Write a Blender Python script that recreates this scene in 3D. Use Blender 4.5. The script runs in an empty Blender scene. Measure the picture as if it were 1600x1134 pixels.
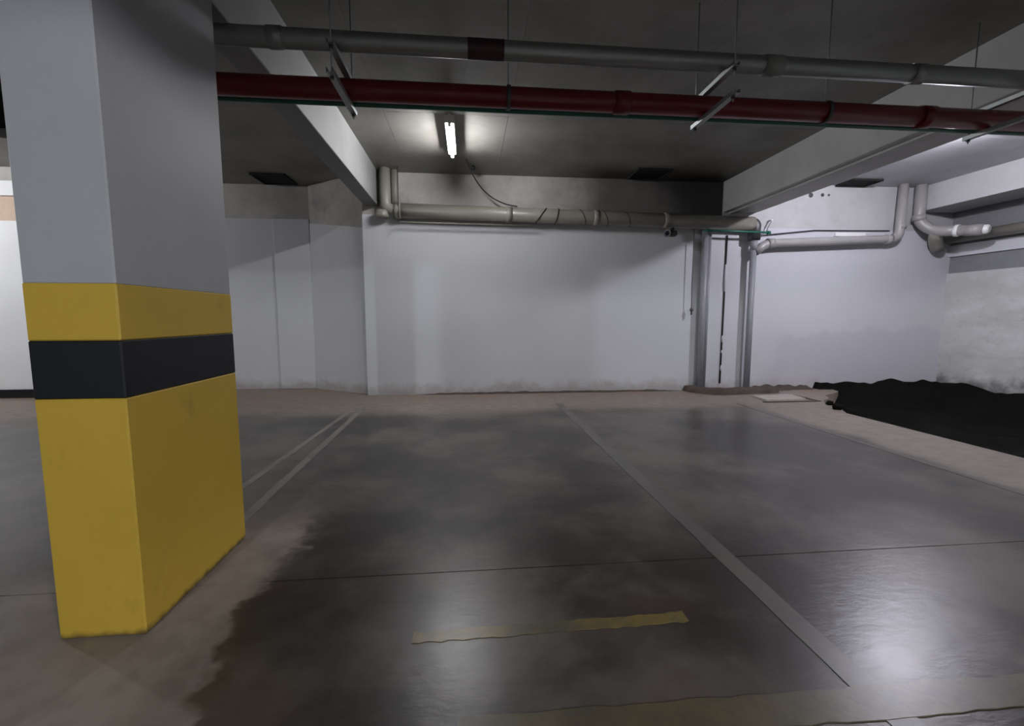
import bpy, math, random
from mathutils import Vector, Matrix, noise
random.seed(7)
sc = bpy.context.scene
COL = sc.collection

# ------------------------------------------------------------------ camera
cam_d = bpy.data.cameras.new('camera')
cam = bpy.data.objects.new('camera', cam_d)
COL.objects.link(cam)
cam_d.sensor_width = 36.0
cam_d.lens = 36.0 * 700 / 1600
cam_d.clip_start = 0.05
cam.location = (0, 0, 1.3)
cam.rotation_euler = (math.radians(90) - 0.1015, 0, -0.0958)
sc.camera = cam

# ------------------------------------------------------------------ world, exposure
w = bpy.data.worlds.new('garage_dark')
sc.world = w
w.use_nodes = True
w.node_tree.nodes['Background'].inputs[0].default_value = (0.6, 0.7, 0.9, 1)
w.node_tree.nodes['Background'].inputs[1].default_value = 0.02
sc.view_settings.view_transform = 'Standard'
sc.view_settings.look = 'None'
sc.view_settings.exposure = 0.42
sc.view_settings.gamma = 1.0
sc.view_settings.use_curve_mapping = False

# lamps of the garage plus an added fill: (x, y, z of bulb, radiant power, colour, shield side or None)
COOL = (0.86, 0.92, 1.0)
NEUT = (0.97, 0.97, 1.0)
LAV = (0.90, 0.88, 1.0)
LAMPS = [
    (5.84, 5.20, 3.51, 175.0, LAV, .06, 'bulb lamp on the ceiling beyond the deep beam on the right'),
    (-1.88, -5.2, 3.12, 400.0, COOL, .022, 'bulb lamp on the ceiling far behind the camera at left'),
    (-8.3, 5.6, 3.40, 185.0, NEUT, .06, 'bulb lamp on the ceiling of the bay left of the pillar'),
    (4.25, -4.2, 3.12, 620.0, NEUT, .06, 'added fill lamp on the ceiling far behind the camera at right'),  # unseen lamp added to brighten the pillar's right face and the walls
]
# the tube lamp of the middle bay: x, y0, y1, z, radiant power
TUBE = (-0.20, 5.45, 6.45, 3.50, 92.0)

# ------------------------------------------------------------------ mesh helpers
ORG = {}

def _link(name, verts, faces, mat, parent=None, loc=None, smooth=None):
    """verts in world space; the object's origin is loc (or the parent's origin)"""
    if parent is not None:
        o_w = ORG[parent.name]
        if loc is None:
            loc = o_w
    if loc is None:
        xs = [v[0] for v in verts]; ys = [v[1] for v in verts]; zs = [v[2] for v in verts]
        loc = ((min(xs) + max(xs)) / 2, (min(ys) + max(ys)) / 2, min(zs))
    loc = Vector(loc)
    me = bpy.data.meshes.new(name)
    me.from_pydata([tuple(Vector(v) - loc) for v in verts], [], faces)
    me.materials.append(mat)
    if smooth:
        for i, p in enumerate(me.polygons):
            p.use_smooth = bool(smooth[i]) if isinstance(smooth, (list, tuple)) else True
    me.update()
    o = bpy.data.objects.new(name, me)
    COL.objects.link(o)
    if parent is not None:
        o.parent = parent
        o.location = loc - ORG[parent.name]
    else:
        o.location = loc
    ORG[o.name] = loc
    return o

class MB:
    def __init__(self):
        self.v = []; self.f = []; self.s = []
    def add(self, v, f, s=False):
        n = len(self.v)
        self.v += [tuple(a) for a in v]
        self.f += [tuple(i + n for i in a) for a in f]
        self.s += [s] * len(f) if isinstance(s, bool) else list(s)
        return self
    def box(self, x0, x1, y0, y1, z0, z1, b=0.0):
        if b <= 0:
            v = [(x0,y0,z0),(x1,y0,z0),(x1,y1,z0),(x0,y1,z0),(x0,y0,z1),(x1,y0,z1),(x1,y1,z1),(x0,y1,z1)]
            f = [(0,3,2,1),(4,5,6,7),(0,1,5,4),(1,2,6,5),(2,3,7,6),(3,0,4,7)]
            return self.add(v, f)
        # chamfered box: each face inset by b
        v = []; idx = {}
        for ix, (xa, sx) in enumerate(((x0, 1), (x1, -1))):
            for iy, (ya, sy) in enumerate(((y0, 1), (y1, -1))):
                for iz, (za, sz) in enumerate(((z0, 1), (z1, -1))):
                    for ax in range(3):
                        p = [xa + sx * b, ya + sy * b, za + sz * b]
                        p[ax] = (xa, ya, za)[ax]
                        idx[(ix, iy, iz, ax)] = len(v); v.append(tuple(p))
        f = []
        def q(*k): f.append(tuple(idx[a] for a in k))
        for i in (0, 1):
            c = [(i,0,0,0),(i,1,0,0),(i,1,1,0),(i,0,1,0)]; q(*(c if i else c[::-1]))
            c = [(0,i,0,1),(0,i,1,1),(1,i,1,1),(1,i,0,1)]; q(*(c if i else c[::-1]))
            c = [(0,0,i,2),(1,0,i,2),(1,1,i,2),(0,1,i,2)]; q(*(c if i else c[::-1]))
        for i in (0, 1):
            for j in (0, 1):
                q((0,i,j,1),(1,i,j,1),(1,i,j,2),(0,i,j,2))
                q((i,0,j,0),(i,1,j,0),(i,1,j,2),(i,0,j,2))
                q((i,j,0,0),(i,j,1,0),(i,j,1,1),(i,j,0,1))
                for k in (0, 1):
                    q((i,j,k,0),(i,j,k,1),(i,j,k,2))
        return self.add(v, f)
    def tube(self, pts, r, seg=18, fillet=0.0, cap=True, rs=None):
        pts = [Vector(p) for p in pts]
        if fillet > 0 and len(pts) > 2:
            out = [pts[0]]
            for i in range(1, len(pts) - 1):
                a, b, c = pts[i-1], pts[i], pts[i+1]
                d1 = (a - b); d2 = (c - b)
                ft = min(fillet, d1.length * .49, d2.length * .49)
                p1 = b + d1.normalized() * ft; p2 = b + d2.normalized() * ft
                for k in range(9):
                    t = k / 8
                    out.append(p1.lerp(b, t).lerp(b.lerp(p2, t), t))
            out.append(pts[-1]); pts = out
        t0 = (pts[1] - pts[0]).normalized()
        u = t0.orthogonal().normalized()
        v = []; f = []; s = []
        for i, p in enumerate(pts):
            if i == 0: t = pts[1] - pts[0]
            elif i == len(pts) - 1: t = pts[-1] - pts[-2]
            else: t = (pts[i+1] - pts[i]).normalized() + (pts[i] - pts[i-1]).normalized()
            t.normalize()
            u = (u - t * u.dot(t)).normalized(); w_ = t.cross(u)
            rr = rs[i] if rs else r
            for k in range(seg):
                a = 2 * math.pi * k / seg
                v.append(p + (u * math.cos(a) + w_ * math.sin(a)) * rr)
        for i in range(len(pts) - 1):
            for k in range(seg):
                k2 = (k + 1) % seg
                f.append((i*seg+k, i*seg+k2, (i+1)*seg+k2, (i+1)*seg+k)); s.append(True)
        if cap:
            f.append(tuple(range(seg))[::-1]); s.append(False)
            n = (len(pts) - 1) * seg
            f.append(tuple(n + k for k in range(seg))); s.append(False)
        return self.add(v, f, s)
    def lathe(self, o, prof, seg=20, axis=2):
        """prof: (radius, height) pairs along +axis from o"""
        v = []; f = []
        for r, h in prof:
            for k in range(seg):
                a = 2 * math.pi * k / seg
                c = (r * math.cos(a), r * math.sin(a), h)
                if axis == 0: c = (c[2], c[0], c[1])
                elif axis == 1: c = (c[1], c[2], c[0])
                v.append((o[0] + c[0], o[1] + c[1], o[2] + c[2]))
        for i in range(len(prof) - 1):
            for k in range(seg):
                k2 = (k + 1) % seg
                f.append((i*seg+k, i*seg+k2, (i+1)*seg+k2, (i+1)*seg+k))
        return self.add(v, f, True)
    def obj(self, name, mat, parent=None, loc=None):
        return _link(name, self.v, self.f, mat, parent, loc, self.s)

def tag(o, label, cat, group=None):
    o['label'] = label; o['category'] = cat
    if group: o['group'] = group
    return o

def struct(o, label=None):
    o['kind'] = 'structure'
    if label: o['label'] = label
    return o

def thing(name, loc, label, cat, group=None):
    o = bpy.data.objects.new(name, None)
    COL.objects.link(o)
    o.location = loc
    o.empty_display_size = 0.1
    ORG[o.name] = Vector(loc)
    return tag(o, label, cat, group)

# ------------------------------------------------------------------ materials
class NT:
    def __init__(self, name):
        self.m = bpy.data.materials.new(name)
        self.m.use_nodes = True
        self.t = self.m.node_tree
        self.b = self.t.nodes['Principled BSDF']
        self.geo = self.t.nodes.new('ShaderNodeNewGeometry')
    def n(self, typ, **kw):
        nd = self.t.nodes.new(typ)
        for k, v in kw.items(): setattr(nd, k, v)
        return nd
    def set(self, sock, v):
        if hasattr(v, 'is_output') or isinstance(v, bpy.types.NodeSocket): self.t.links.new(v, sock)
        else: sock.default_value = v
    def pos(self): return self.geo.outputs['Position']
    def xyz(self):
        s = self.n('ShaderNodeSeparateXYZ'); self.set(s.inputs[0], self.pos()); return s.outputs
    def math(self, op, a, b=0.0, c=0.0):
        m = self.n('ShaderNodeMath', operation=op)
        self.set(m.inputs[0], a); self.set(m.inputs[1], b); self.set(m.inputs[2], c)
        return m.outputs[0]
    def step(self, v, lo, hi):
        m = self.n('ShaderNodeMapRange', interpolation_type='SMOOTHSTEP')
        self.set(m.inputs[0], v); self.set(m.inputs[1], lo); self.set(m.inputs[2], hi)
        return m.outputs[0]
    def noise(self, scale, detail=4, rough=0.55, vec=None, stretch=None, dist=0.0):
        t = self.n('ShaderNodeTexNoise')
        v = vec if vec is not None else self.pos()
        if stretch:
            mp = self.n('ShaderNodeMapping'); self.set(mp.inputs[0], v); mp.inputs['Scale'].default_value = stretch; v = mp.outputs[0]
        self.set(t.inputs['Vector'], v)
        t.inputs['Scale'].default_value = scale; t.inputs['Detail'].default_value = detail
        t.inputs['Roughness'].default_value = rough; t.inputs['Distortion'].default_value = dist
        return t.outputs[0]
    def mix(self, fac, a, b):
        m = self.n('ShaderNodeMix', data_type='RGBA')
        self.set(m.inputs[0], fac)
        for s, v in ((m.inputs[6], a), (m.inputs[7], b)):
            if isinstance(v, tuple): v = tuple(v) + (1,) if len(v) == 3 else v
            self.set(s, v)
        return m.outputs[2]
    def bump(self, h, strength=0.2, dist=0.01):
        b = self.n('ShaderNodeBump'); b.inputs['Strength'].default_value = strength; b.inputs['Distance'].default_value = dist
        self.set(b.inputs['Height'], h); self.set(self.b.inputs['Normal'], b.outputs[0])
    def fin(self, col, rough, metal=0.0, spec=None):
        if isinstance(col, tuple): col = tuple(col) + (1,)
        self.set(self.b.inputs['Base Color'], col); self.set(self.b.inputs['Roughness'], rough)
        self.b.inputs['Metallic'].default_value = metal
        if spec is not None: self.b.inputs['Specular IOR Level'].default_value = spec
        return self.m

def plain(name, col, rough=0.6, metal=0.0, var=0.12, scale=9.0, bump=0.05, spec=None):
    t = NT(name)
    nz = t.noise(scale, 5)
    d = tuple(max(0, c * (1 - var * 1.6)) for c in col); l = tuple(min(1, c * (1 + var)) for c in col)
    c = t.mix(nz, d, l)
    if bump: t.bump(t.noise(scale * 9, 3), bump, 0.004)
    return t.fin(c, rough, metal, spec)

def mat_floor():
    t = NT('floor_concrete')
    x, y, z = t.xyz()
    # positions wobbled by noise, so the worn patches have ragged outlines
    n1 = t.math('SUBTRACT', t.noise(1.3, 5, 0.6), 0.5)
    n2 = t.math('SUBTRACT', t.noise(1.1, 5, 0.6, stretch=(1, 1, 7.3)), 0.5)
    n3 = t.math('SUBTRACT', t.noise(3.1, 4, 0.6), 0.5)
    xw = t.math('ADD', x, t.math('ADD', t.math('MULTIPLY', n1, 0.9), t.math('MULTIPLY', n3, 0.25)))
    yw = t.math('ADD', y, t.math('ADD', t.math('MULTIPLY', n2, 1.0), t.math('MULTIPLY', n3, 0.3)))
    # unworn pale strips: along the back wall, round the pillar, by the slab edge
    wall = t.step(yw, 5.7, 6.45)
    pil = t.math('MULTIPLY', t.step(xw, -0.90, -0.98), t.math('MULTIPLY', t.step(xw, -2.3, -1.9), t.step(yw, 3.15, 2.7)))
    edge = t.step(t.math('ADD', x, t.math('MULTIPLY', n3, 0.5)), 4.05, 4.30)
    pale = t.math('MAXIMUM', wall, t.math('MAXIMUM', pil, edge))
    big = t.noise(0.8, 6, 0.62)
    fine = t.noise(7, 6, 0.65)
    dark = t.mix(t.step(big, 0.40, 0.64), (0.028, 0.021, 0.016), (0.125, 0.106, 0.088))
    dark = t.mix(t.math('MULTIPLY', t.step(t.noise(1.7, 3, .5, stretch=(1, 1, 3)), 0.55, 0.75), 0.5), dark, (0.060, 0.036, 0.025))
    palec = t.mix(t.step(fine, 0.25, 0.75), (0.215, 0.178, 0.148), (0.32, 0.275, 0.235))
    brn = t.math('MULTIPLY', t.step(y, 6.6, 7.6), t.step(t.noise(1.9, 3), 0.42, 0.62))
    palec = t.mix(t.math('MULTIPLY', brn, 0.6), palec, (0.30, 0.19, 0.13))
    col = t.mix(t.math('MULTIPLY', pale, 0.85), dark, palec)
    col = t.mix(t.math('MULTIPLY', t.step(fine, 0.45, 0.85), 0.12), col, (0.03, 0.028, 0.026))
    # polish: dark worn lanes are smooth, pale strips dull
    rn = t.noise(1.6, 2, 0.5)
    r = t.math('ADD', t.math('MULTIPLY', rn, 0.10), t.math('ADD', 0.275, t.math('MULTIPLY', pale, 0.30)))
    spots = t.step(t.noise(26, 3, 0.6), 0.62, 0.70)
    r = t.math('ADD', r, t.math('MULTIPLY', spots, 0.05))
    h = t.math('ADD', t.math('MULTIPLY', t.noise(9, 5, 0.6, stretch=(.8, 1.6, 1)), 0.6), t.math('MULTIPLY', t.noise(24, 3, 0.55, stretch=(.6, 1.7, 1)), 0.20))
    t.bump(h, 0.20, 0.012)
    return t.fin(col, r, 0.0, 0.5)

def mat_paintline(name, c1, wear, floorc=(0.09, 0.083, 0.078)):
    t = NT(name)
    x, y, z = t.xyz()
    k = t.step(t.noise(2.2, 6, 0.7), wear - 0.12, wear + 0.2)
    col = t.mix(k, floorc, c1)
    col = t.mix(t.math('MULTIPLY', t.step(t.noise(30, 4), .5, .7), 0.4), col, floorc)
    t.bump(t.noise(40, 3), 0.1, 0.004)
    return t.fin(col, 0.33, 0, 0.5)

def mat_whitewall(name='wall_paint', base=(0.54, 0.55, 0.575), grime=1.0, damp_or_shadow=False):
    t = NT(name)
    x, y, z = t.xyz()
    n = t.noise(0.9, 5, 0.6); f = t.noise(6, 6, 0.7)
    c = t.mix(n, tuple(b * 0.93 for b in base), tuple(min(1, b * 1.05) for b in base))
    # mud splashed along the foot of the wall
    zz = t.math('ADD', z, t.math('MULTIPLY', t.math('SUBTRACT', t.noise(3.0, 5, 0.65), 0.5), 0.5 * grime))
    foot = t.step(zz, 0.24, 0.02)
    c = t.mix(t.math('MULTIPLY', foot, 0.55 * grime), c, (0.24, 0.19, 0.155))
    sm = t.step(t.noise(2.6, 5, 0.7, stretch=(1, 1, .6)), 0.66, 0.8)
    c = t.mix(t.math('MULTIPLY', sm, 0.22 * grime), c, (0.33, 0.31, 0.30))
    if damp_or_shadow:
        # cast shadow painted in: a mottled, slightly lilac darker area on the lower wall
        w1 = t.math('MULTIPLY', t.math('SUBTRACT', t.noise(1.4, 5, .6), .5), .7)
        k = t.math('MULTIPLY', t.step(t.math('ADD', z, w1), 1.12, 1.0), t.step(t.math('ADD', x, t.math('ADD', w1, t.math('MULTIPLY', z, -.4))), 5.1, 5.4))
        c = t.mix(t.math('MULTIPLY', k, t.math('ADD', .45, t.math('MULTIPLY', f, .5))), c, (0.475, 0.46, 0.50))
    t.bump(f, 0.12, 0.006)
    return t.fin(c, 0.62, 0, 0.3)

def mat_rightwall():
    t = NT('stained_wall_paint')
    x, y, z = t.xyz()
    n = t.noise(1.3, 6, 0.65, stretch=(1, .6, 1.6)); f = t.noise(9, 6, 0.7)
    c = t.mix(t.step(n, 0.3, 0.7), (0.45, 0.45, 0.43), (0.60, 0.61, 0.60))
    c = t.mix(t.math('MULTIPLY', t.step(f, .5, .75), .35), c, (0.30, 0.29, 0.27))
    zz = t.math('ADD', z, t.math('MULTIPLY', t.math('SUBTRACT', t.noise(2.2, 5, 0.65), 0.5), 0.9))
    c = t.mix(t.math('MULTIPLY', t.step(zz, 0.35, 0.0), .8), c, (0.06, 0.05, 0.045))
    t.bump(f, 0.3, 0.012)
    return t.fin(c, 0.75, 0, 0.2)

def mat_concrete(name, a, b, damp_or_shadow=False, rough=0.6, spec=0.4):
    t = NT(name)
    x, y, z = t.xyz()
    n = t.noise(1.1, 6, 0.6); f = t.noise(5.5, 6, 0.7)
    c = t.mix(t.step(n, 0.28, 0.72), a, b)
    c = t.mix(t.math('MULTIPLY', t.step(f, 0.5, 0.8), 0.25), c, tuple(v * 0.55 for v in a))
    if damp_or_shadow:
        # water marks leaking from the slab joint between the pipe straps and the deep beam
        xw = t.math('ADD', x, t.math('MULTIPLY', t.math('SUBTRACT', t.noise(1.5, 4, .6), .5), 1.4))
        k = t.math('MULTIPLY', t.step(xw, 1.5, 2.3), t.step(x, 4.6, 4.36))
        if damp_or_shadow == 'ceiling':
            yw = t.math('ADD', y, t.math('MULTIPLY', t.math('SUBTRACT', t.noise(1.2, 5, .65), .5), 1.0))
            k = t.math('MULTIPLY', k, t.step(yw, 6.75, 7.35))
        c = t.mix(t.math('MULTIPLY', k, 0.72), c, (0.035, 0.031, 0.028))
        k2 = t.step(xw, 3.0, 3.8)
        if damp_or_shadow == 'ceiling': k2 = t.math('MULTIPLY', k2, t.step(yw, 6.95, 7.5))
        c = t.mix(t.math('MULTIPLY', t.math('MULTIPLY', k2, t.step(x, 4.6, 4.38)), 0.8), c, (0.010, 0.010, 0.010))
        st = t.step(t.noise(1.0, 5, .7, stretch=(1.2, 1, 1)), .56, .7)
        c = t.mix(t.math('MULTIPLY', st, .35), c, (0.10, 0.088, 0.078))
    t.bump(t.math('ADD', f, t.math('MULTIPLY', t.noise(45, 3), .2)), 0.14, 0.008)
    return t.fin(c, rough, 0, spec)

def mat_soil():
    t = NT('black_soil')
    n = t.noise(5, 6, .7)
    c = t.mix(n, (0.0025, 0.0025, 0.002), (0.008, 0.007, 0.006))
    t.bump(t.noise(18, 5, .7), 0.6, 0.03)
    return t.fin(c, 0.95, 0, 0.1)

def mat_emit(name, col, strength):
    t = NT(name)
    t.b.inputs['Base Color'].default_value = (0.9, 0.9, 0.9, 1)
    t.b.inputs['Emission Color'].default_value = tuple(col) + (1,)
    t.b.inputs['Emission Strength'].default_value = strength
    return t.m

def mat_pillar_paint(name, col, rough=0.5, scuff=0.25, dirtc=(0.10, 0.07, 0.03)):
    t = NT(name)
    x, y, z = t.xyz()
    n = t.noise(2.0, 5, .6)
    c = t.mix(n, tuple(v * 0.86 for v in col), tuple(min(1, v * 1.08) for v in col))
    s = t.step(t.noise(2.6, 5, .7, stretch=(1, 1, .8)), .56, .70)
    c = t.mix(t.math('MULTIPLY', s, scuff), c, dirtc)
    zz = t.math('ADD', z, t.math('MULTIPLY', t.math('SUBTRACT', t.noise(14, 4), .5), .05))
    c = t.mix(t.math('MULTIPLY', t.step(zz, .035, 0.0), .85), c, (0.05, 0.035, 0.02))
    t.bump(t.noise(38, 4, .6), 0.18, 0.004)
    return t.fin(c, rough, 0, 0.35)

M = dict(
    floor=mat_floor(),
    line=mat_paintline('worn_cream_line_paint', (0.118, 0.105, 0.090), 0.42),
    line_a=mat_paintline('cream_line_paint', (0.20, 0.178, 0.150), 0.36),
    line_y=mat_paintline('worn_yellow_line_paint', (0.21, 0.150, 0.035), 0.46, (0.085, 0.075, 0.05)),
    line_y2=mat_paintline('faded_yellow_line_paint', (0.115, 0.095, 0.050), 0.42, (0.065, 0.056, 0.042)),
    wall=mat_whitewall(),
    wall_shade=mat_whitewall('shadow_wall_paint', (0.545, 0.55, 0.58), 1.0, True),  # wall paint with a soft cast shadow put into its colour
    wall_far=mat_whitewall('far_wall_paint', (0.80, 0.81, 0.83), 0.4),
    wall_r=mat_rightwall(),
    conc=mat_concrete('upper_wall_concrete', (0.30, 0.29, 0.27), (0.50, 0.48, 0.45), damp_or_shadow='wall'),
    ceil=mat_concrete('ceiling_concrete', (0.135, 0.130, 0.115), (0.235, 0.227, 0.205), damp_or_shadow='ceiling', rough=0.5, spec=0.5),
    ceil_w=mat_concrete('painted_ceiling', (0.40, 0.40, 0.41), (0.50, 0.50, 0.52), rough=0.5, spec=0.4),
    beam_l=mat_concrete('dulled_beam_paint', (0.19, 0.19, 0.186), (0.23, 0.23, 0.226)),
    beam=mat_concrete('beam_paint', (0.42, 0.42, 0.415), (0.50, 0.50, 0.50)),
    greyband=plain('grey_render', (0.20, 0.205, 0.21), 0.8),
    dirt=plain('dirt', (0.085, 0.066, 0.052), 0.95, var=.5, scale=5, bump=.5),
    soil=mat_soil(),
    pwhite=mat_pillar_paint('pillar_white_paint', (0.36, 0.367, 0.385), .55, .06, (.35, .34, .33)),
    pyel=mat_pillar_paint('pillar_yellow_paint', (0.52, 0.345, 0.042), .5, .22),
    pblk=mat_pillar_paint('pillar_black_paint', (0.006, 0.0075, 0.010), .6, .1, (.03, .03, .03)),
    red=plain('red_pipe_paint', (0.15, 0.006, 0.010), .38, bump=.02),
    green=plain('green_pipe_paint', (0.015, 0.12, 0.08), .45, bump=.02),
    steel=plain('galvanised_steel', (0.36, 0.38, 0.38), .5, .8, bump=.03),
    dsteel=plain('dark_steel', (0.10, 0.10, 0.10), .5, .7, bump=.03),
    pvc=plain('aged_pvc', (0.25, 0.235, 0.20), .38, var=.2, scale=3, bump=.03),
    pvc_g=plain('painted_grey_pipe', (0.26, 0.265, 0.29), .45, var=.15, bump=.03),
    pvc_l=plain('pale_pvc', (0.33, 0.32, 0.31), .4, var=.15, scale=3, bump=.03),
    white=plain('white_plastic', (0.80, 0.80, 0.78), .4, var=.05),
    black=plain('black_plastic', (0.012, 0.012, 0.013), .45, var=.2),
    rubber=plain('black_cable', (0.015, 0.014, 0.013), .6, var=.2, bump=0),
    hole=plain('opening_shade_black', (0.010, 0.009, 0.008), .95, bump=0),
    maroon=plain('maroon_label', (0.045, 0.016, 0.02), .5, bump=0),
    paleL=plain('pale_sleeve', (0.25, 0.26, 0.25), .45, bump=0),
    slabpale=plain('pale_concrete', (0.42, 0.39, 0.35), .8, var=.15),
    beige=plain('beige_panel', (0.58, 0.44, 0.34), .7, var=.1),
    glass=plain('dark_lens', (0.01, 0.01, 0.015), .1, bump=0),
)

# ------------------------------------------------------------------ room shell
YW = 7.60          # back wall face
ZC = 3.62          # ceiling
ZB = 3.08          # beam soffit

# floor: two poured slabs with a joint between them, over a subbase
floor = struct(MB().box(-9.2, 5.12, 2.205, 8.9, -0.25, 0).obj('floor', M['floor'], loc=(0, 5, 0)))
MB().box(-9.2, 5.12, -8.2, 2.197, -0.25, 0).obj('floor_slab', M['floor'], floor)
MB().box(-9.2, 5.10, -8.2, 8.9, -0.40, -0.25).obj('subbase', M['soil'], floor)
# slab tongue running on to the pipes at the foot of the back wall, with a broken edge
pts = [(5.12, 5.55), (5.30, 5.85), (5.36, 6.2), (5.55, 6.45), (5.78, 6.62), (5.95, 6.9), (6.25, 7.05), (6.5, 7.25), (6.6, 7.6), (5.12, 7.6)]
n = len(pts)
_link('slab_tongue', [(x, y, -.25) for x, y in pts] + [(x, y, 0) for x, y in pts],
      [tuple(range(n))[::-1], tuple(range(n, 2 * n))] + [(i, (i + 1) % n, n + (i + 1) % n, n + i) for i in range(n)], M['floor'], floor)

# walls
wb = struct(MB().box(-1.69, 4.40, YW, 8.3, 0, 2.95).obj('wall_back', M['wall'], loc=(1.4, YW, 0)))
MB().box(4.40, 8.95, YW, 8.3, -0.3, 2.86).obj('wall_panel', M['wall_shade'], wb)
MB().box(-1.69, 4.40, YW + .02, 8.3, 2.95, ZC).obj('upper_wall', M['conc'], wb)
MB().box(4.40, 8.95, YW + .012, 8.3, 2.86, ZC).obj('upper_wall', M['beam'], wb)
# left recess
wl = struct(MB().box(-6.3, -2.75, 8.5, 8.8, 0, 3.03).obj('wall_left', M['wall'], loc=(-4, 8.5, 0)))
MB().box(-6.3, -1.6, 8.52, 8.8, 3.03, ZC).obj('upper_wall', M['conc'], wl)
MB().box(-3.42, -2.80, 8.45, 8.5, 0, 3.03, .008).obj('pilaster', M['wall'], wl)
HF = [(0,3,2,1),(4,5,6,7),(0,1,5,4),(1,2,6,5),(2,3,7,6),(3,0,4,7)]
SL = ((-2.80, 8.46, 2.96), (-1.69, 7.72, 2.76), (-1.69, 8.6, 2.76), (-2.80, 8.6, 2.96))
MB().add([(a, b, 0) for a, b, c in SL] + list(SL), HF).obj('wall_panel', M['wall'], wl)
MB().add([(a, b + .012, c) for a, b, c in SL] + [(a, b + .012, ZC) for a, b, c in SL], HF).obj('upper_wall', M['conc'], wl)
# far wall left of the pillar
wf = struct(MB().box(-9.2, -6.3, 7.9, 8.8, 0.14, 2.80).obj('wall_far_left', M['wall_far'], loc=(-7.2, 7.9, 0)))
MB().box(-9.2, -6.3, 7.93, 8.8, 2.80, 3.18).obj('beige_panel', M['beige'], wf)
MB().box(-9.2, -6.3, 7.88, 8.8, 3.18, 3.40).obj('ledge', M['wall_far'], wf)
MB().box(-9.2, -6.3, 7.93, 8.8, 3.40, ZC).obj('upper_wall', M['conc'], wf)
bb = struct(MB().box(-9.2, -6.3, 7.87, 8.8, 0.0, 0.14).obj('baseboard_left', M['pblk'], loc=(-7.2, 7.88, 0)))
# right wall beyond the soil
wr = struct(MB().box(8.80, 9.2, -8.2, YW, -0.3, 2.10).obj('wall_right', M['wall_r'], loc=(8.8, 4, 0)))
MB().box(8.84, 9.2, -8.2, YW, 2.10, 2.40).obj('grey_band', M['greyband'], wr)
MB().box(8.80, 9.2, -8.2, YW, 2.40, 2.60).obj('white_band', M['wall'], wr)
MB().box(8.83, 9.2, -8.2, YW, 2.60, ZC).obj('upper_wall', M['greyband'], wr)
# walls out of view that close the garage
struct(MB().box(-9.2, 9.2, -8.4, -8.2, -0.3, ZC).obj('wall_rear', M['greyband'], loc=(0, -8.2, 0)))
struct(MB().box(-9.4, -9.2, -8.2, 8.8, -0.3, ZC).obj('wall_far_side', M['greyband'], loc=(-9.2, 0, 0)))

# ceiling: shuttering panels in a grid under the slab
ceil = struct(MB().box(-9.4, 9.4, -8.4, 9.0, ZC + .012, ZC + .3).obj('ceiling', M['ceil'], loc=(0, 0, ZC)))
pw, pl_ = 1.42, 2.30
x = -9.46
while x < 9.2:
    x2 = min(x + pw, 9.3); y = -8.35
    while y < 8.8:
        y2 = min(y + pl_, 8.85); dz = random.uniform(0, .003)
        MB().box(x + .001, x2 - .001, y + .001, y2 - .001, ZC + dz * .5, ZC + .02).obj('shutter_panel', M['ceil_w' if x > 4.7 and y > 3.0 else 'ceil'], ceil)
        y = y2
    x = x2

# beams
def beam(x0, x1, y0, y1, z0, label, mat='beam'):
    return struct(MB().box(x0, x1, y0, y1, z0, ZC + .01, .006).obj('ceiling_beam', M[mat], loc=((x0 + x1) / 2, y0, z0)), label)
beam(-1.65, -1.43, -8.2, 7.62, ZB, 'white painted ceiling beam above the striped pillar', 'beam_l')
b = beam(4.40, 5.00, -8.2, 7.60, ZB + .03, 'deep grey ceiling beam right of the middle bay')
# two raised strips along its soffit
MB().box(4.50, 4.56, -8.2, 7.60, ZB, ZB + .03).obj('soffit_strip', M['beam'], b)
beam(8.10, 8.80, -8.2, 7.58, 3.19, 'pale ceiling beam at the far right over the stained wall')
beam(-4.80, -4.42, -8.2, 5.0, ZB, 'ceiling beam over the bay left of the pillar')
beam(-9.2, 8.1, -2.35, -2.0, 2.905, 'cross beam of the ceiling behind the camera')

# ------------------------------------------------------------------ soil pit beside the slab
NX, NY = 70, 110
vs = []; fs = []
for j in range(NY + 1):
    for i in range(NX + 1):
        x = 5.12 + (8.798 - 5.12) * i / NX; y = -8.1 + (YW - .002 + 8.1) * (j / NY) ** .6
        d = min(8.80 - x, YW - y)
        h = -0.30 + 0.40 * max(0, 1 - d / 0.8) ** 1.5
        h += 0.10 * noise.noise(Vector((x * 1.6, y * 1.6, 0))) + 0.05 * noise.noise(Vector((x * 5, y * 5, 3)))
        if x < 5.4: h = min(h, -.08)
        if y > 5.4 and x < 6.7: h = min(h, -0.03 if y < 7.3 or x < 6.3 else h)
        vs.append((x, y, h))
for j in range(NY):
    for i in range(NX):
        a = j * (NX + 1) + i
        fs.append((a, a + 1, a + NX + 2, a + NX + 1))
so = _link('soil', vs, fs, M['soil'], loc=(6.9, 4, -.3), smooth=True)
so['kind'] = 'stuff'; tag(so, 'black soil bed between the slab edge and the right wall', 'soil')

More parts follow.
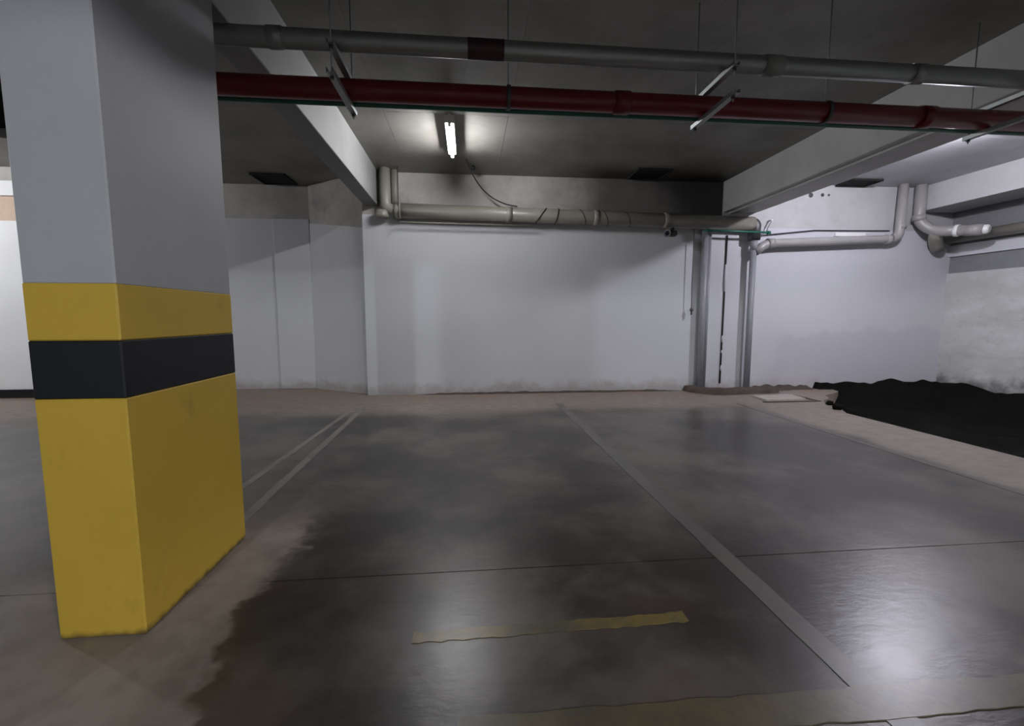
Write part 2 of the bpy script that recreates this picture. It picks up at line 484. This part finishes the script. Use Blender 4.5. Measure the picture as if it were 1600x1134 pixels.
# dirt lying along the foot of the wall behind the pipes
def ridge(name, x0, x1, yb, dep, hgt, seed, mat):
    N = 60; R_ = 6; v = []; f = []
    for i in range(N + 1):
        t = i / N; x = x0 + (x1 - x0) * t
        e = min(1, t * 9, (1 - t) * 9)
        hh = hgt * e * (0.65 + .7 * abs(noise.noise(Vector((x * 2.7, seed, 0))))); dd = dep * (.5 + .5 * e) * (0.75 + .6 * noise.noise(Vector((x * 1.9, seed + 5, 0))))
        for k in range(R_ + 1):
            s = k / R_
            v.append((x, yb - dd * s, .001 + hh * (1 - s) ** 1.4 * (0.8 + .4 * noise.noise(Vector((x * 9, s * 4, seed)))) if k < R_ else -.01))
    for i in range(N):
        for k in range(R_):
            a = i * (R_ + 1) + k
            f.append((a, a + R_ + 1, a + R_ + 2, a + 1))
    return _link(name, v, f, mat, loc=((x0 + x1) / 2, yb, 0), smooth=True)
r = ridge('dirt_ridge', -0.9, 3.75, YW + .005, .10, .045, 2, M['dirt']); r['kind'] = 'stuff'
tag(r, 'thin brown dirt gathered along the foot of the main white wall', 'dirt')
r = ridge('dirt_ridge', 4.98, 6.3, YW - .002, .22, .10, 9, M['dirt']); r['kind'] = 'stuff'
tag(r, 'brown earth heaped at the wall foot just right of the downpipes', 'dirt')

# ------------------------------------------------------------------ pillar
PX0, PX1, PY0, PY1 = -1.66, -1.335, 1.86, 2.69
pil = thing('pillar', ((PX0 + PX1) / 2, (PY0 + PY1) / 2, 0), 'white square pillar with yellow base and black stripe', 'pillar')
def pbox(z0, z1, g=0.0): return MB().box(PX0 - g, PX1 + g, PY0 - g, PY1 + g, z0, z1, .006)
pbox(1.425, ZB).obj('shaft', M['pwhite'], pil)
pbox(1.21, 1.43, .0015).obj('yellow_band', M['pyel'], pil)
pbox(0.985, 1.212, .002).obj('black_band', M['pblk'], pil)
pbox(0.0, 0.987, .0015).obj('yellow_base', M['pyel'], pil)
MB().box(PX0, PX1, PY0, PY1, ZB - .01, ZC).obj('pillar_head', M['pwhite'], pil)

p2 = thing('pillar', ((PX0 + PX1) / 2, -3.35, 0), 'striped pillar of the same row standing behind the camera', 'pillar')
for nm, z0, z1, mk in (('yellow_base', 0, .986, 'pyel'), ('black_band', .986, 1.211, 'pblk'), ('yellow_band', 1.211, 1.428, 'pyel'), ('shaft', 1.428, ZB, 'pwhite')):
    MB().box(PX0, PX1, -3.5, -3.2, z0, z1, .006).obj(nm, M[mk], p2)

# ------------------------------------------------------------------ floor markings
def marking(x0, x1, y0, y1, mat, label, dx=0.0, z=.0025, rag=1.0):
    """a thin painted strip with slightly ragged long edges"""
    along_x = (x1 - x0) > (y1 - y0)
    N = 40; v = []; f = []
    for i in range(N + 1):
        t = i / N
        if along_x:
            x = x0 + (x1 - x0) * t; j1 = random.uniform(-.006, .006); j2 = random.uniform(-.006, .006)
            a, b_ = (x, y0 + dx * t + j1), (x, y1 + dx * t + j2)
        else:
            y = y0 + (y1 - y0) * t; j1 = random.uniform(-.004, .004); j2 = random.uniform(-.004, .004)
            a, b_ = (x1 + dx * t + j1, y), (x0 + dx * t + j2, y)
        v += [(a[0], a[1], z), (b_[0], b_[1], z), (a[0], a[1], 0), (b_[0], b_[1], 0)]
    for i in range(N):
        p = i * 4; q_ = p + 4
        f += [(p, q_, q_ + 1, p + 1), (p + 2, q_ + 2, q_, p), (p + 1, q_ + 1, q_ + 3, p + 3)]
    o = _link('parking_line', v, f, mat, loc=((x0 + x1) / 2, (y0 + y1) / 2, 0))
    return tag(o, label, 'floor marking')
marking(-1.50, -1.43, 2.85, 6.55, M['line_a'], 'faded cream parking line from the pillar towards the wall, right of the pair', -.06)
marking(-1.80, -1.74, 2.85, 6.50, M['line_a'], 'faded cream parking line from the pillar towards the wall, left of the pair', .12)
marking(1.34, 1.45, 0.2, 6.6, M['line'], 'long worn cream parking line in the middle of the floor', -.05)
marking(4.05, 4.12, 2.3, 6.3, M['line'], 'faint cream parking line near the right edge of the slab', -.04)
marking(-0.24, 0.93, 1.70, 1.765, M['line_y'], 'short worn yellow line on the dark floor between the light reflections', .02)
marking(-0.05, 2.6, 1.22, 1.345, M['line_y2'], 'wide faded yellow line at the bottom of the view', -.02, .004)

# ------------------------------------------------------------------ overhead pipes
p = thing('fire_pipe', (1.3, 3.3, 2.84), 'dark red fire pipe crossing the whole view below the beams', 'pipe')
MB().tube([(-8.9, 3.3, 2.832), (8.0, 3.3, 2.832)], .070, 24).obj('pipe_run', M['red'], p)
for x in (-4.3, -1.95, 1.05, 3.45, 6.2):
    MB().tube([(x, 3.3, 2.832), (x + .11, 3.3, 2.832)], .078, 24).obj('coupling', M['red'], p)
p = tag(MB().tube([(-8.9, 3.387, 2.784), (8.0, 3.387, 2.784)], .020, 12).obj('green_conduit', M['green']), 'thin dark green conduit running along the underside of the red pipe', 'conduit')
p = thing('grey_pipe', (1.3, 3.05, 3.0), 'grey metal pipe running above and in front of the red pipe', 'pipe')
MB().tube([(-8.9, 3.05, 3.0), (8.0, 3.05, 3.0)], .058, 24).obj('pipe_run', M['steel'], p)
MB().tube([(0.01, 3.05, 3.0), (0.24, 3.05, 3.0)], .0605, 24, cap=False).obj('label_band', M['maroon'], p)
MB().tube([(2.00, 3.05, 3.0), (2.13, 3.05, 3.0)], .064, 24).obj('sleeve', M['paleL'], p)
for x in (-3.2, -1.2, 3.1, 5.6):
    MB().tube([(x, 3.05, 3.0), (x + .09, 3.05, 3.0)], .064, 24).obj('coupling', M['steel'], p)

def trapeze(x, label):
    p = thing('pipe_hanger', (x, 3.2, 2.74), label, 'pipe hanger', 'steel trapeze hangers under the ceiling')
    def rail(name, z0, y0, y1):
        # a U-channel, open at the top, as one closed profile swept along y
        pr = [(-.02, .03), (-.02, 0), (.02, 0), (.02, .03), (.016, .03), (.016, .004), (-.016, .004), (-.016, .03)]
        v = [(x + a, y, z0 + b) for y in (y0, y1) for a, b in pr]; k = len(pr)
        f = [(i, (i + 1) % k, k + (i + 1) % k, k + i) for i in range(k)] + [tuple(range(k)), tuple(range(k, 2 * k))[::-1]]
        MB().add(v, f).obj(name, M['steel'], p)
    rail('lower_rail', 2.732, 2.88, 3.46)
    rail('upper_rail', 2.908, 2.90, 3.46)
    for y in (2.93, 3.43):
        r_ = MB().tube([(x, y, 2.70), (x, y, ZC)], .0045, 8).obj('threaded_rod', M['steel'], p)
        for z in (2.716, 2.89): MB().tube([(x, y, z), (x, y, z + .014)], .013, 6).obj('nut', M['dsteel'], r_)
trapeze(-0.80, 'steel pipe hanger with two rails nearest the pillar')
trapeze(1.73, 'steel pipe hanger with two pale rails above the middle of the view')
trapeze(4.05, 'steel pipe hanger with two rails at the right edge under the deep beam')
def ringhanger(x, label):
    p = thing('ring_hanger', (x, 3.3, 2.76), label, 'pipe hanger', 'single rod ring hangers on the red pipe')
    MB().tube([(x, 3.3, 2.91), (x, 3.3, ZC)], .0045, 8).obj('threaded_rod', M['steel'], p)
    m = MB(); N = 24; v = []; f = []
    for k in range(N):
        a = 2 * math.pi * k / N
        for dx, rr in ((-.014, .0705), (.014, .0705), (.014, .079), (-.014, .079)):
            v.append((x + dx, 3.3 + rr * math.cos(a), 2.832 + rr * math.sin(a)))
    for k in range(N):
        a = k * 4; b_ = ((k + 1) % N) * 4
        for j in range(4): f.append((a + j, a + (j + 1) % 4, b_ + (j + 1) % 4, b_ + j))
    m.add(v, f, True); m.obj('ring', M['dsteel'], p)
ringhanger(0.29, 'rod hanger with ring round the red pipe left of the middle')
ringhanger(2.68, 'rod hanger with ring round the red pipe in front of the deep beam')

# dark box hung in the lane left of the pillar
p = thing('junction_box', (-2.95, 3.55, 2.55), 'dark box hanging at the left edge of the view beside the pillar', 'box')
MB().box(-3.25, -2.72, 3.42, 3.62, 2.55, 2.80, .01).obj('body', M['pblk'], p)
MB().tube([(-2.98, 3.52, 2.80), (-2.98, 3.52, ZC)], .008, 8).obj('rod', M['dsteel'], p)
MB().box(-3.22, -2.75, 3.41, 3.42, 2.58, 2.77).obj('lid', M['black'], p)

# ------------------------------------------------------------------ drain pipe along the main wall
YP = 7.45
p = thing('drain_pipe', (1.8, YP, 2.9), 'thick greyish drain pipe along the top of the main wall', 'pipe')
MB().tube([(-1.29, YP, ZC), (-1.29, YP, 3.0), (-1.05, YP, 2.985)], .085, 22, fillet=.16).obj('drop_elbow', M['pvc'], p)
MB().tube([(-1.12, YP, 2.985), (4.86, YP, 2.895)], .115, 26).obj('pipe_run', M['pvc'], p)
MB().lathe((-1.345, YP, 2.87), [(.001, 0), (.10, .0), (.105, .03), (.105, .10), (.09, .11)], 22).obj('cleanout', M['pvc'], p)
for x in (-1.10, 0.66, 2.1, 3.3):
    z = 2.985 - (x + 1.12) * .01505
    MB().tube([(x - .04, YP, z + .0006), (x + .05, YP, z - .0008)], .124, 26).obj('coupling', M['pvc'], p)
for x, lean in ((1.19, .09), (1.45, .03), (1.88, -.05), (2.26, -.05), (2.64, -.05)):
    z = 2.985 - (x + 1.12) * .01505; v = []; f = []; m = MB(); N = 20
    rr_ = .009 if x < 1.6 else .005
    m.tube([(x + lean * math.sin(2 * math.pi * k / N), YP + .119 * math.cos(2 * math.pi * k / N), z + .119 * math.sin(2 * math.pi * k / N)) for k in range(N + 1)], rr_, 6)
    m.obj('strap', M['rubber'], p)
MB().tube([(4.80, YP, 2.896), (4.90, YP, 2.894), (4.90, YP, 2.625)], .10, 20, fillet=.12).obj('end_elbow', M['dsteel'], p)
tag(MB().tube([(-1.08, YP - .02, 2.805), (-0.7, YP - .02, 2.80), (1.05, YP - .02, 2.785)], .012, 10).obj('conduit', M['pvc']),
    'thin pale conduit just beneath the left half of the thick drain pipe', 'conduit')
p = thing('drop_pipe', (-1.10, 7.55, 2.8), 'slim pipe dropping from the ceiling beside the left end of drain pipe', 'pipe')
MB().tube([(-1.16, 7.53, 3.05), (-1.16, 7.53, ZC)], .06, 18).obj('pipe_run', M['pvc'], p)
MB().tube([(-1.075, 7.33, 2.77), (-1.075, 7.33, ZC)], .008, 8).obj('threaded_rod', M['dsteel'], p)

# loose black cable from the ceiling to the drain pipe
def bez(a, b, c, d, N=18):
    a, b, c, d = map(Vector, (a, b, c, d))
    return [a * (1 - t) ** 3 + b * 3 * t * (1 - t) ** 2 + c * 3 * t * t * (1 - t) + d * t ** 3 for t in [i / N for i in range(N + 1)]]
p = thing('cable', (0.1, 7.2, ZC), 'loose black cable hanging from the ceiling down to the drain pipe', 'cable')
MB().tube(bez((-0.02, 6.9, ZC), (0.10, 7.2, 3.42), (0.28, 7.38, 3.12), (0.80, YP - .02, 3.084)), .009, 8).obj('wire', M['rubber'], p)
MB().lathe((0.09, 7.2, ZC), [(.001, -.06), (.03, -.055), (.035, -.02), (.02, 0)], 12).obj('ceiling_hook', M['black'], p)

# security camera
p = thing('security_camera', (3.37, 7.42, 2.70), 'small black security camera hanging under the drain pipe', 'camera')
MB().tube([(3.44, 7.45, 2.803), (3.44, 7.45, 2.70)], .025, 12).obj('mount', M['black'], p)
MB().tube([(3.47, 7.46, 2.71), (3.44, 7.42, 2.705), (3.28, 7.28, 2.68)], .058, 18).obj('body', M['black'], p)
MB().tube([(3.285, 7.285, 2.681), (3.262, 7.265, 2.677)], .05, 18, rs=[.062, .062]).obj('hood', M['black'], p)
MB().tube([(3.262, 7.265, 2.677), (3.258, 7.261, 2.676)], .036, 18).obj('lens', M['glass'], p)

# pull cord
p = thing('pull_cord', (3.85, 7.5, 1.36), 'thin hanging pull cord with a small knob on the main wall', 'cord')
MB().tube(bez((3.84, 7.5, 2.80), (3.85, 7.5, 2.4), (3.83, 7.5, 1.9), (3.85, 7.5, 1.45)), .007, 6).obj('string', M['dsteel'], p)
MB().lathe((3.85, 7.5, 1.34), [(.001, 0), (.016, .01), (.012, .05), (.028, .075), (.028, .10), (.012, .13), (.001, .14)], 12).obj('knob', M['dsteel'], p)

# vertical pipes at the joint of the two wall panels
p = thing('downpipe', (4.07, 7.5, 0), 'broad grey downpipe standing at the right end of the main wall', 'pipe')
MB().tube([(4.05, 7.5, 0.0), (4.05, 7.5, 2.775)], .058, 20).obj('pipe_run', M['pvc_g'], p)
MB().tube([(4.14, 7.53, 0.0), (4.14, 7.53, 2.775)], .034, 16).obj('side_conduit', M['pvc_g'], p)
tag(MB().tube([(4.49, 7.584, 2.72), (4.488, 7.584, 1.6), (4.48, 7.584, .12)], .014, 8).obj('cable', M['rubber']),
    'thin black cable running straight down the wall between two grey pipes', 'cable')
p = thing('paint_splash', (4.486, 7.565, .36), 'white paint crusts brushed over parts of the thin black cable', 'paint')
for z0, z1 in ((2.22, 1.75), (.98, .86), (.72, .66), (.45, .34)):
    MB().tube([(4.487, 7.579, z0), (4.486, 7.577, (z0 + z1) / 2), (4.486, 7.579, z1)], .018, 8, rs=[.012, .019, .012]).obj('crust', M['wall'], p)
p = thing('downpipe', (4.90, 7.47, 0), 'slim grey downpipe standing right of the black cable', 'pipe')
MB().tube([(4.90, YP, 2.60), (4.90, YP, 0.0)], .052, 18).obj('pipe_run', M['pvc_g'], p)
MB().tube([(4.90, YP, 2.624), (4.90, YP, 2.46)], .062, 18).obj('socket', M['pvc_g'], p)
p = thing('green_pipe', (4.5, 7.4, 2.74), 'short thin dark green pipe between the two grey downpipes', 'pipe')
MB().tube([(3.95, 7.36, 2.755), (5.12, 7.36, 2.735)], .018, 12).obj('pipe_run', M['green'], p)
for x in (4.0, 5.10): MB().tube([(x - .025, 7.36, 2.754 - (x - 3.95) * .017), (x + .025, 7.36, 2.754 - (x - 3.95) * .017)], .027, 12).obj('fitting', M['green'], p)

# right-hand drain
p = thing('drain_pipe', (6.3, YP, 2.6), 'pale drain pipe along the top of the lilac wall, rising to the ceiling', 'pipe')
MB().tube([(4.93, YP, 2.42), (5.12, YP, 2.57), (7.62, YP, 2.69), (7.64, YP, ZC)], .072, 22, fillet=.16).obj('pipe_run', M['pvc_l'], p)
for a, b_ in (((5.14, YP, 2.571), (5.26, YP, 2.577)), ((7.36, YP, 2.678), (7.46, YP, 2.682)), ((7.64, YP, 2.86), (7.64, YP, 2.95))):
    MB().tube([a, b_], .082, 22).obj('coupling', M['pvc_l'], p)
p = thing('drain_pipe', (8.0, YP, 2.7), 'thick drain pipe dropping from the ceiling with bends in the right corner', 'pipe')
MB().tube([(7.98, YP, ZC), (7.98, YP, 2.98), (8.12, 7.30, 2.80), (8.28, 6.90, 2.745)], .088, 22, fillet=.18).obj('drop_bend', M['pvc_l'], p)
MB().tube([(7.98, YP, 3.10), (7.98, YP, 3.00)], .102, 22).obj('coupling', M['pvc_l'], p)
MB().tube([(8.14, 7.26, 2.80), (8.30, 7.42, 2.66), (8.46, 7.50, 2.53)], .10, 22, fillet=.1).obj('wall_bend', M['pvc'], p)
MB().tube([(8.22, 7.03, 2.762), (8.24, 6.98, 2.756)], .10, 22).obj('ring', M['white'], p)
MB().tube([(8.28, 6.90, 2.745), (8.36, 6.70, 2.725)], .094, 22).obj('stub', M['pvc_l'], p)
MB().tube([(8.33, 6.765, 2.731), (8.375, 6.66, 2.72), (8.385, 6.635, 2.717)], .09, 22, rs=[.075, .075, .05]).obj('white_cap', M['white'], p)
tag(MB().tube([(8.66, 7.55, 2.71), (8.66, -8.0, 2.66)], .085, 20).obj('wall_pipe', M['pvc']), 'grey pipe running along the stained right wall', 'pipe')
# cable, hook and plate on the lilac wall
tag(MB().tube([(5.0, 7.56, 2.74), (5.15, 7.56, 2.73), (6.1, 7.57, 2.83), (6.9, 7.57, 2.84), (7.55, 7.57, 2.85)], .009, 8).obj('cable', M['rubber']),
    'thin dark cable along the wall above the pale drain pipe', 'cable')
tag(MB().box(6.50, 7.08, 7.555, 7.598, 2.735, 2.80, .004).obj('white_strip', M['white']), 'small white strip fixed to the wall above the pale drain pipe', 'strip')
p = thing('wall_hook', (5.25, 7.55, 2.88), 'small wire hook on the wall where the deep beam ends', 'hook')
MB().tube([(5.26, 7.61, 2.98), (5.26, 7.53, 2.98), (5.24, 7.53, 2.93), (5.19, 7.53, 2.84), (5.18, 7.53, 2.78)], .010, 8).obj('wire', M['pvc_g'], p)
MB().lathe((5.26, 7.53, 2.96), [(.001, 0), (.02, .01), (.02, .03), (.001, .04)], 10).obj('tip', M['white'], p)
for i, (x, z, lb) in enumerate(((6.02, 3.44, 'left'), (6.24, 3.45, 'middle'), (6.36, 3.45, 'right'))):
    m = MB(); m.lathe((x, 7.625, z), [(.045 - .012 * i, 0), (.04 - .01 * i, -.02), (.02, -.022), (.001, -.015)], 12, axis=1)
    o = m.obj('bolt_socket', M['dsteel']); tag(o, 'small dark bolt hole near the ceiling above the lilac wall, %s of three' % lb, 'bolt hole', 'bolt holes above the lilac wall')

# ------------------------------------------------------------------ ceiling openings
def hatch(x0, x1, y0, y1, label):
    p = thing('ceiling_opening', ((x0 + x1) / 2, (y0 + y1) / 2, ZC), label, 'opening', 'dark openings in the ceiling')
    m = MB(); t = .025; z0 = ZC - .03
    m.box(x0, x1, y0, y0 + t, z0, ZC + .005); m.box(x0, x1, y1 - t, y1, z0, ZC + .005)
    m.box(x0, x0 + t, y0 + t, y1 - t, z0, ZC + .005); m.box(x1 - t, x1, y0 + t, y1 - t, z0, ZC + .005)
    m.obj('frame', M['hole'], p)
    MB().box(x0 + t, x1 - t, y0 + t, y1 - t, ZC - .012, ZC + .004).obj('shade_plate', M['hole'], p)  # solid black plate, the shade inside the opening put into its colour
hatch(-3.50, -2.95, 7.85, 8.42, 'dark square opening in the ceiling left of the white beam')
hatch(2.66, 3.22, 7.02, 7.54, 'dark square opening in the ceiling beside the deep beam')
hatch(6.45, 7.0, 7.20, 7.58, 'dark square opening in the ceiling right of the deep beam')

# ------------------------------------------------------------------ curb and cover at the foot of the pipes
def curb():
    N = 40; prof = [(0, 0.0), (0, .085), (.03, .10), (.14, .095), (.17, .08), (.19, 0.0)]
    v = []; f = []
    path = []
    for i in range(N + 1):
        t = i / N
        # from the wall, round a corner, along to the right
        if t < .35:
            a = math.pi + (math.pi / 2) * (t / .35); path.append((4.32 + .44 * math.cos(a), 7.58 + .44 * math.sin(a), math.cos(a), math.sin(a)))
        else:
            x = 4.32 + (t - .35) / .65 * 1.0; path.append((x, 7.14 + .12 * ((t - .35) / .65), 0, -1))
    for (x, y, nx, ny) in path:
        for o_, h in prof:
            k = .012 * noise.noise(Vector((x * 6, y * 6, o_ * 9)))
            v.append((x + nx * (o_ - .1 + k), y + ny * (o_ - .1 + k), max(0, h + k)))
    P = len(prof)
    for i in range(N):
        for k in range(P - 1):
            a = i * P + k
            f.append((a, a + P, a + P + 1, a + 1))
    f.append(tuple(range(P))); f.append(tuple(N * P + k for k in range(P))[::-1])
    o = _link('curb', v, f, M['dirt'], loc=(4.6, 7.2, 0), smooth=True)
    return tag(o, 'low rough mortar curb round the feet of the two downpipes', 'curb')
curb()
p = thing('drain_cover', (4.95, 6.68, 0), 'pale concrete drain cover on the floor near the downpipes', 'drain cover')
q = MB(); q.add([(4.58, 6.44, .0), (5.28, 6.50, .0), (5.36, 6.92, .0), (4.62, 6.86, .0), (4.58, 6.44, .03), (5.28, 6.50, .03), (5.36, 6.92, .025), (4.62, 6.86, .025)],
                [(0,3,2,1),(4,5,6,7),(0,1,5,4),(1,2,6,5),(2,3,7,6),(3,0,4,7)])
q.obj('cover_slab', M['slabpale'], p)
MB().box(4.50, 5.36, 6.36, 6.42, 0, .012, .003).obj('rim', M['dirt'], p)
MB().box(5.38, 5.43, 6.36, 6.95, 0, .012, .003).obj('rim', M['dirt'], p)

# clods of earth lying on the slab edge
def clod(x, y, z, r_, label):
    N, K = 10, 7; v = []; f = []
    for j in range(K + 1):
        th = math.pi * j / K
        for i in range(N):
            a = 2 * math.pi * i / N
            d = Vector((math.sin(th) * math.cos(a), math.sin(th) * math.sin(a), math.cos(th) * .7))
            s = r_ * (1 + .45 * noise.noise(d * 2.1 + Vector((x * 7, y * 3, 0))))
            v.append((x + d.x * s, y + d.y * s, z + r_ * .55 + d.z * s))
    for j in range(K):
        for i in range(N):
            i2 = (i + 1) % N
            f.append((j * N + i, (j + 1) * N + i, (j + 1) * N + i2, j * N + i2))
    o = _link('earth_clod', v, f, M['soil'], loc=(x, y, z), smooth=True)
    tag(o, label, 'clod', 'dark clods of earth on the slab edge')
clod(5.20, 5.80, 0, .07, 'largest dark clod of earth at the corner of the slab edge')
clod(5.34, 6.10, 0, .05, 'small dark clod of earth just behind the largest clod')

# ------------------------------------------------------------------ lamps
for i, (x, y, z, pw_, colr, R_, label) in enumerate(LAMPS):
    L = pw_ / (math.pi * 4 * math.pi * R_ * R_)
    p = thing('ceiling_lamp', (x, y, ZC), label, 'lamp', 'bulb lamps on the ceiling')
    MB().lathe((x, y, z), [(R_ * a, R_ * b) for a, b in ((.02, -1), (.43, -.9), (.73, -.68), (.93, -.33), (1, 0), (.93, .33), (.73, .68), (.5, .87))], 16).obj('bulb', mat_emit('lamp_glow_%d' % i, colr, L), p)
    MB().lathe((x, y, z), [(R_ * .5, R_ * .85), (.032, R_ * .9), (.032, max(.07, ZC - z - .02)), (.06, max(.07, ZC - z - .02)), (.06, ZC - z)], 16).obj('lamp_holder', M['white'], p)
x, y0, y1, z, pw_ = TUBE
p = thing('tube_lamp', (x, (y0 + y1) / 2, ZC), 'slim glowing tube lamp under the ceiling just behind the red pipe', 'lamp')
R_ = .016
L = pw_ / (math.pi * 2 * math.pi * R_ * (y1 - y0))
MB().tube([(x, y0, z), (x, y1, z)], R_, 12).obj('tube', mat_emit('tube_glow', NEUT, L), p)
for y in (y0 - .03, y1):
    MB().box(x - .018, x + .018, y, y + .03, z - .02, ZC).obj('end_socket', M['white'], p)
MB().box(x - .055, x + .055, y0, y1, z + .022, ZC, .004).obj('batten', M['white'], p)
